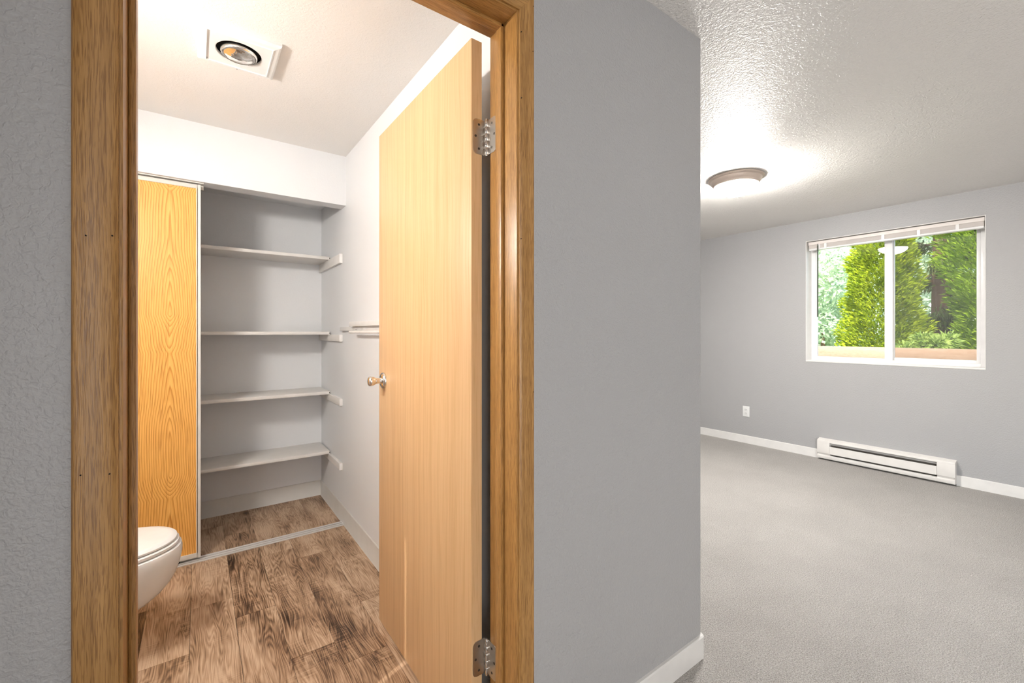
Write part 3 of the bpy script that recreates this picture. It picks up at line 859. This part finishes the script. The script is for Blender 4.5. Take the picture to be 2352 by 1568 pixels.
# top hood: slopes down from the wall to the front lip
hood = [(WX, 0.1995), (HX + 0.012, 0.190), (HX + 0.002, 0.186), (HX, 0.180), (HX, 0.171), (HX + 0.002, 0.171), (HX + 0.003, 0.180), (HX + 0.013, 0.1865), (WX, 0.196)]
extrude_poly('top_hood', hood, 1, HT0, HT1, M['white_metal'], ht)
for a, b in ((capL, HT1), (HT0, capR)):
    box('end_cap', HX + 0.0005, WX - 0.006, a, b, 0.068, 0.1805, M['white_metal'], ht, 0.0015)
    box('end_cap_foot', HX + 0.014, WX - 0.006, a, b, 0.030, 0.0685, M['white_metal'], ht)
box('front_panel', HX + 0.001, HX + 0.004, capR + 0.001, capL - 0.001, 0.066, 0.137, M['white_metal'], ht)
lip = [(HX + 0.018, 0.050), (HX + 0.004, 0.046), (HX, 0.042), (HX, 0.022), (HX + 0.004, 0.015), (WX - 0.006, 0.015), (WX - 0.006, 0.018), (HX + 0.006, 0.018), (HX + 0.003, 0.023), (HX + 0.003, 0.040), (HX + 0.006, 0.043), (HX + 0.018, 0.047)]
extrude_poly('bottom_lip', lip, 1, HT0, HT1, M['white_metal'], ht)
box('inner_deflector', WX - 0.012, WX - 0.007, capR, capL, 0.03, 0.19, M['heat_fin'], ht)
extrude_poly('deflector', [(HX + 0.020, 0.150), (WX - 0.014, 0.172), (WX - 0.014, 0.1745), (HX + 0.020, 0.1525)], 1, capR, capL, M['white_metal'], ht)
lathe('heating_tube', [(0, 0), (0.006, 0), (0.006, capL - capR), (0, capL - capR)], (WX - 0.033, capR, 0.098), (0, 1, 0), M['heat_fin'], ht, 14)
bm = bmesh.new()
yy = capR + 0.02
while yy < capL - 0.02:
    bx(bm, WX - 0.054, WX - 0.013, yy, yy + 0.0006, 0.072, 0.126)
    yy += 0.008
fn = finish('fins', bm, M['heat_fin'], ht)
fn['kind'] = 'stuff'
for s in (HT0 - 0.0008, HT1 - 0.0012):
    extrude_poly('side_plate', [(WX, 0.014), (HX + 0.002, 0.014), (HX, 0.02), (HX, 0.180), (HX + 0.010, 0.1895), (WX, 0.1995)], 1, s, s + 0.002, M['white_metal'], ht)

# ------------------------------------------------------------------ outside: fence, trees, lawn
def at_px(px, X):
    """ground position on the plane x = X in the photograph's direction px"""
    k = (px - 1176.0) / FPX
    dx = math.sin(YAW) + math.cos(YAW) * k
    dy = math.cos(YAW) - math.sin(YAW) * k
    return Vector((X, dy * X / dx, 0))

structure(box('ground', WX + 0.2, 44, -14, 40, -0.5, -0.35, M['lawn']), 'green lawn outside the window', 'lawn')
GZ = -0.35
fe = empty('fence', (6.62, 1.5, GZ))
tag(fe, 'pale wooden fence with a wide top board outside the window', 'fence')
box('top_board', 6.60, 6.638, -2.5, 6.5, 0.890, 1.040, M['fence'], fe, 0.003)
y = -2.45
while y < 6.4:
    box('picket', 6.640, 6.658, y, y + 0.138, GZ + 0.03, 0.875 + random.uniform(-0.006, 0.006), M['fence'], fe)
    y += 0.146
for y in (-2.3, 0.1, 2.5, 4.9):
    box('post', 6.660, 6.750, y, y + 0.09, GZ - 0.1, 1.02, M['fence'], fe, 0.003)

def leaves(name, fn_, count, mat, parent, ln, wd, seed, droop=0.2):
    """many small pointed sprays; fn_(rng) gives (position, outward direction)"""
    rng = random.Random(seed)
    vs, fs = [], []
    for _ in range(count):
        p, d = fn_(rng)
        d = (d + Vector((rng.uniform(-.6, .6), rng.uniform(-.6, .6), rng.uniform(-.5, .5)))).normalized()
        s = d.cross(Vector((rng.uniform(-1, 1), rng.uniform(-1, 1), rng.uniform(-1, 1))))
        if s.length < 1e-3:
            continue
        s.normalize()
        L = ln * rng.uniform(0.6, 1.3)
        W = wd * rng.uniform(0.7, 1.3)
        nrm = d.cross(s)
        i = len(vs)
        vs += [p, p + d * L * 0.45 + s * W + nrm * W * 0.3, p + d * L - Vector((0, 0, droop * L)), p + d * L * 0.45 - s * W + nrm * W * 0.3]
        fs += [(i, i + 1, i + 2), (i, i + 2, i + 3)]
    me = bpy.data.meshes.new(name)
    c = wpos(parent)
    me.from_pydata([v - c for v in vs], [], fs)
    me.update()
    o = link(name, me, mat, parent, c)
    o['kind'] = 'stuff'
    return o

def trunk(parent, base, h, r, lean=(0, 0)):
    prof = [(0, 0), (r * 1.3, 0), (r, 0.3), (r * 0.8, h * 0.5), (r * 0.35, h), (0, h)]
    return lathe('trunk', prof, base, (lean[0], lean[1], 1), M['bark'], parent, 14)

def column_tree(name, label, px, X, radii, mat, count, ln, wd, seed, group=None, tr=0.06):
    b = at_px(px, X) + Vector((0, 0, GZ))
    t = empty(name, b)
    tag(t, label, 'tree', group)
    H = radii[-1][0]
    trunk(t, b, 1.1, tr)
    def rad(z):
        for (za, ra), (zb, rb) in zip(radii, radii[1:]):
            if za <= z <= zb:
                return ra + (rb - ra) * (z - za) / (zb - za)
        return radii[-1][1]
    def f(rng):
        z = rng.uniform(0.05, H)
        a = rng.uniform(0, 2 * math.pi)
        lump = 1 + 0.14 * math.sin(a * 5 + z * 6.0) + 0.10 * math.sin(a * 3 - z * 11.0)
        r = rad(z) * lump * (0.30 + 0.70 * math.sqrt(rng.random()))
        d = Vector((math.cos(a), math.sin(a), 0.9))
        return b + Vector((math.cos(a) * r, math.sin(a) * r, z)), d
    leaves('foliage', f, count, mat, t, ln, wd, seed)
    return t

column_tree('thuja', 'yellow-green columnar thuja in sunlight behind the fence', 2026, 9.0,
            [(0, 0.50), (1.3, 0.58), (1.9, 0.46), (2.3, 0.44), (2.9, 0.36), (3.6, 0.26), (4.6, 0.05)], M['leaf_thuja'], 40000, 0.085, 0.013, 11)
column_tree('conifer', 'green drooping conifer beside the dark cedar', 2262, 9.8,
            [(0, 0.30), (1.4, 0.28), (2.0, 0.32), (2.6, 0.52), (3.4, 0.52), (5.0, 0.05)], M['leaf_right'], 20000, 0.10, 0.014, 12)

# dark cedar: drooping boughs around a brown trunk
b = at_px(2160, 12.4) + Vector((0, 0, GZ))
cd = empty('cedar', b)
tag(cd, 'dark cedar with brown trunk and loose drooping boughs', 'tree')
trunk(cd, b, 6.0, 0.16)
rng0 = random.Random(5)
boughs = []
bmb = bmesh.new()
for k in range(46):
    z = 0.5 + 4.6 * (k + rng0.random()) / 46
    a = rng0.uniform(0, 2 * math.pi)
    L = rng0.uniform(0.6, 1.25) * (1.15 - z / 8)
    p0 = b + Vector((0, 0, z))
    p1 = p0 + Vector((math.cos(a) * L, math.sin(a) * L, rng0.uniform(-0.25, 0.15)))
    boughs.append((p0, p1))
    dv = (p1 - p0)
    s = dv.cross(Vector((0, 0, 1))).normalized()
    u = dv.cross(s).normalized()
    r0 = [bmb.verts.new(p0 + s * math.cos(q) * 0.03 + u * math.sin(q) * 0.03) for q in (0, 2.09, 4.19)]
    r1 = [bmb.verts.new(p1 + s * math.cos(q) * 0.006 + u * math.sin(q) * 0.006) for q in (0, 2.09, 4.19)]
    for q in range(3):
        bmb.faces.new((r0[q], r0[(q + 1) % 3], r1[(q + 1) % 3], r1[q]))
bo = finish('boughs', bmb, M['bark'], cd)
bo['kind'] = 'stuff'
def fcedar(rng):
    p0, p1 = rng.choice(boughs)
    t = 0.25 + 0.75 * math.sqrt(rng.random())
    p = p0.lerp(p1, t) + Vector((rng.gauss(0, .09), rng.gauss(0, .09), rng.gauss(-0.06, .07)))
    return p, (p1 - p0).normalized() + Vector((0, 0, -0.3))
leaves('foliage', fcedar, 17000, M['leaf_cedar'], cd, 0.12, 0.016, 13, 0.4)

# shrub in front of the cedar
def bush(name, label, px, X, rx, rz, zc, mat, count, ln, wd, seed, cat='shrub', group=None, th=None, tr=0.03):
    b = at_px(px, X) + Vector((0, 0, GZ))
    t = empty(name, b)
    tag(t, label, cat, group)
    trunk(t, b, th or zc * 0.5 - GZ, tr)
    rng1 = random.Random(seed + 100)
    cl_ = []
    for _ in range(26):
        v = Vector((rng1.gauss(0, 1), rng1.gauss(0, 1), rng1.gauss(0, 1))).normalized() * (rng1.random() ** 0.4)
        cl_.append(Vector((b.x + v.x * rx, b.y + v.y * rx, zc + v.z * rz)))
    def f(rng):
        c = rng.choice(cl_)
        v = Vector((rng.gauss(0, 1), rng.gauss(0, 1), rng.gauss(0, 1))).normalized()
        return c + v * rx * 0.34 * rng.random() ** 0.4, v + Vector((0, 0, 0.35))
    leaves('foliage', f, count, mat, t, ln, wd, seed)
    return t
bush('shrub', 'light green shrub behind the fence in front of the cedar', 2135, 8.1, 0.34, 0.42, 0.95, M['leaf_shrub'], 6000, 0.075, 0.013, 21)
far = [(1890, 16.0, 1.8, 2.3, 2.4, 31), (2180, 21.0, 2.2, 2.8, 3.0, 35), (1985, 27.0, 2.8, 3.4, 4.4, 32), (2330, 33.5, 3.2, 4.0, 5.0, 36), (1850, 36.0, 3.4, 4.2, 6.0, 37)]
for i, (px, X, rx, rz, zc, sd_) in enumerate(far):
    bush('leafy_tree', 'pale leafy sunlit tree far behind the conifers', px, X, rx, rz, zc, M['leaf_far'], 9000, 0.17, 0.048, sd_, 'tree', 'far leafy trees', tr=0.10)
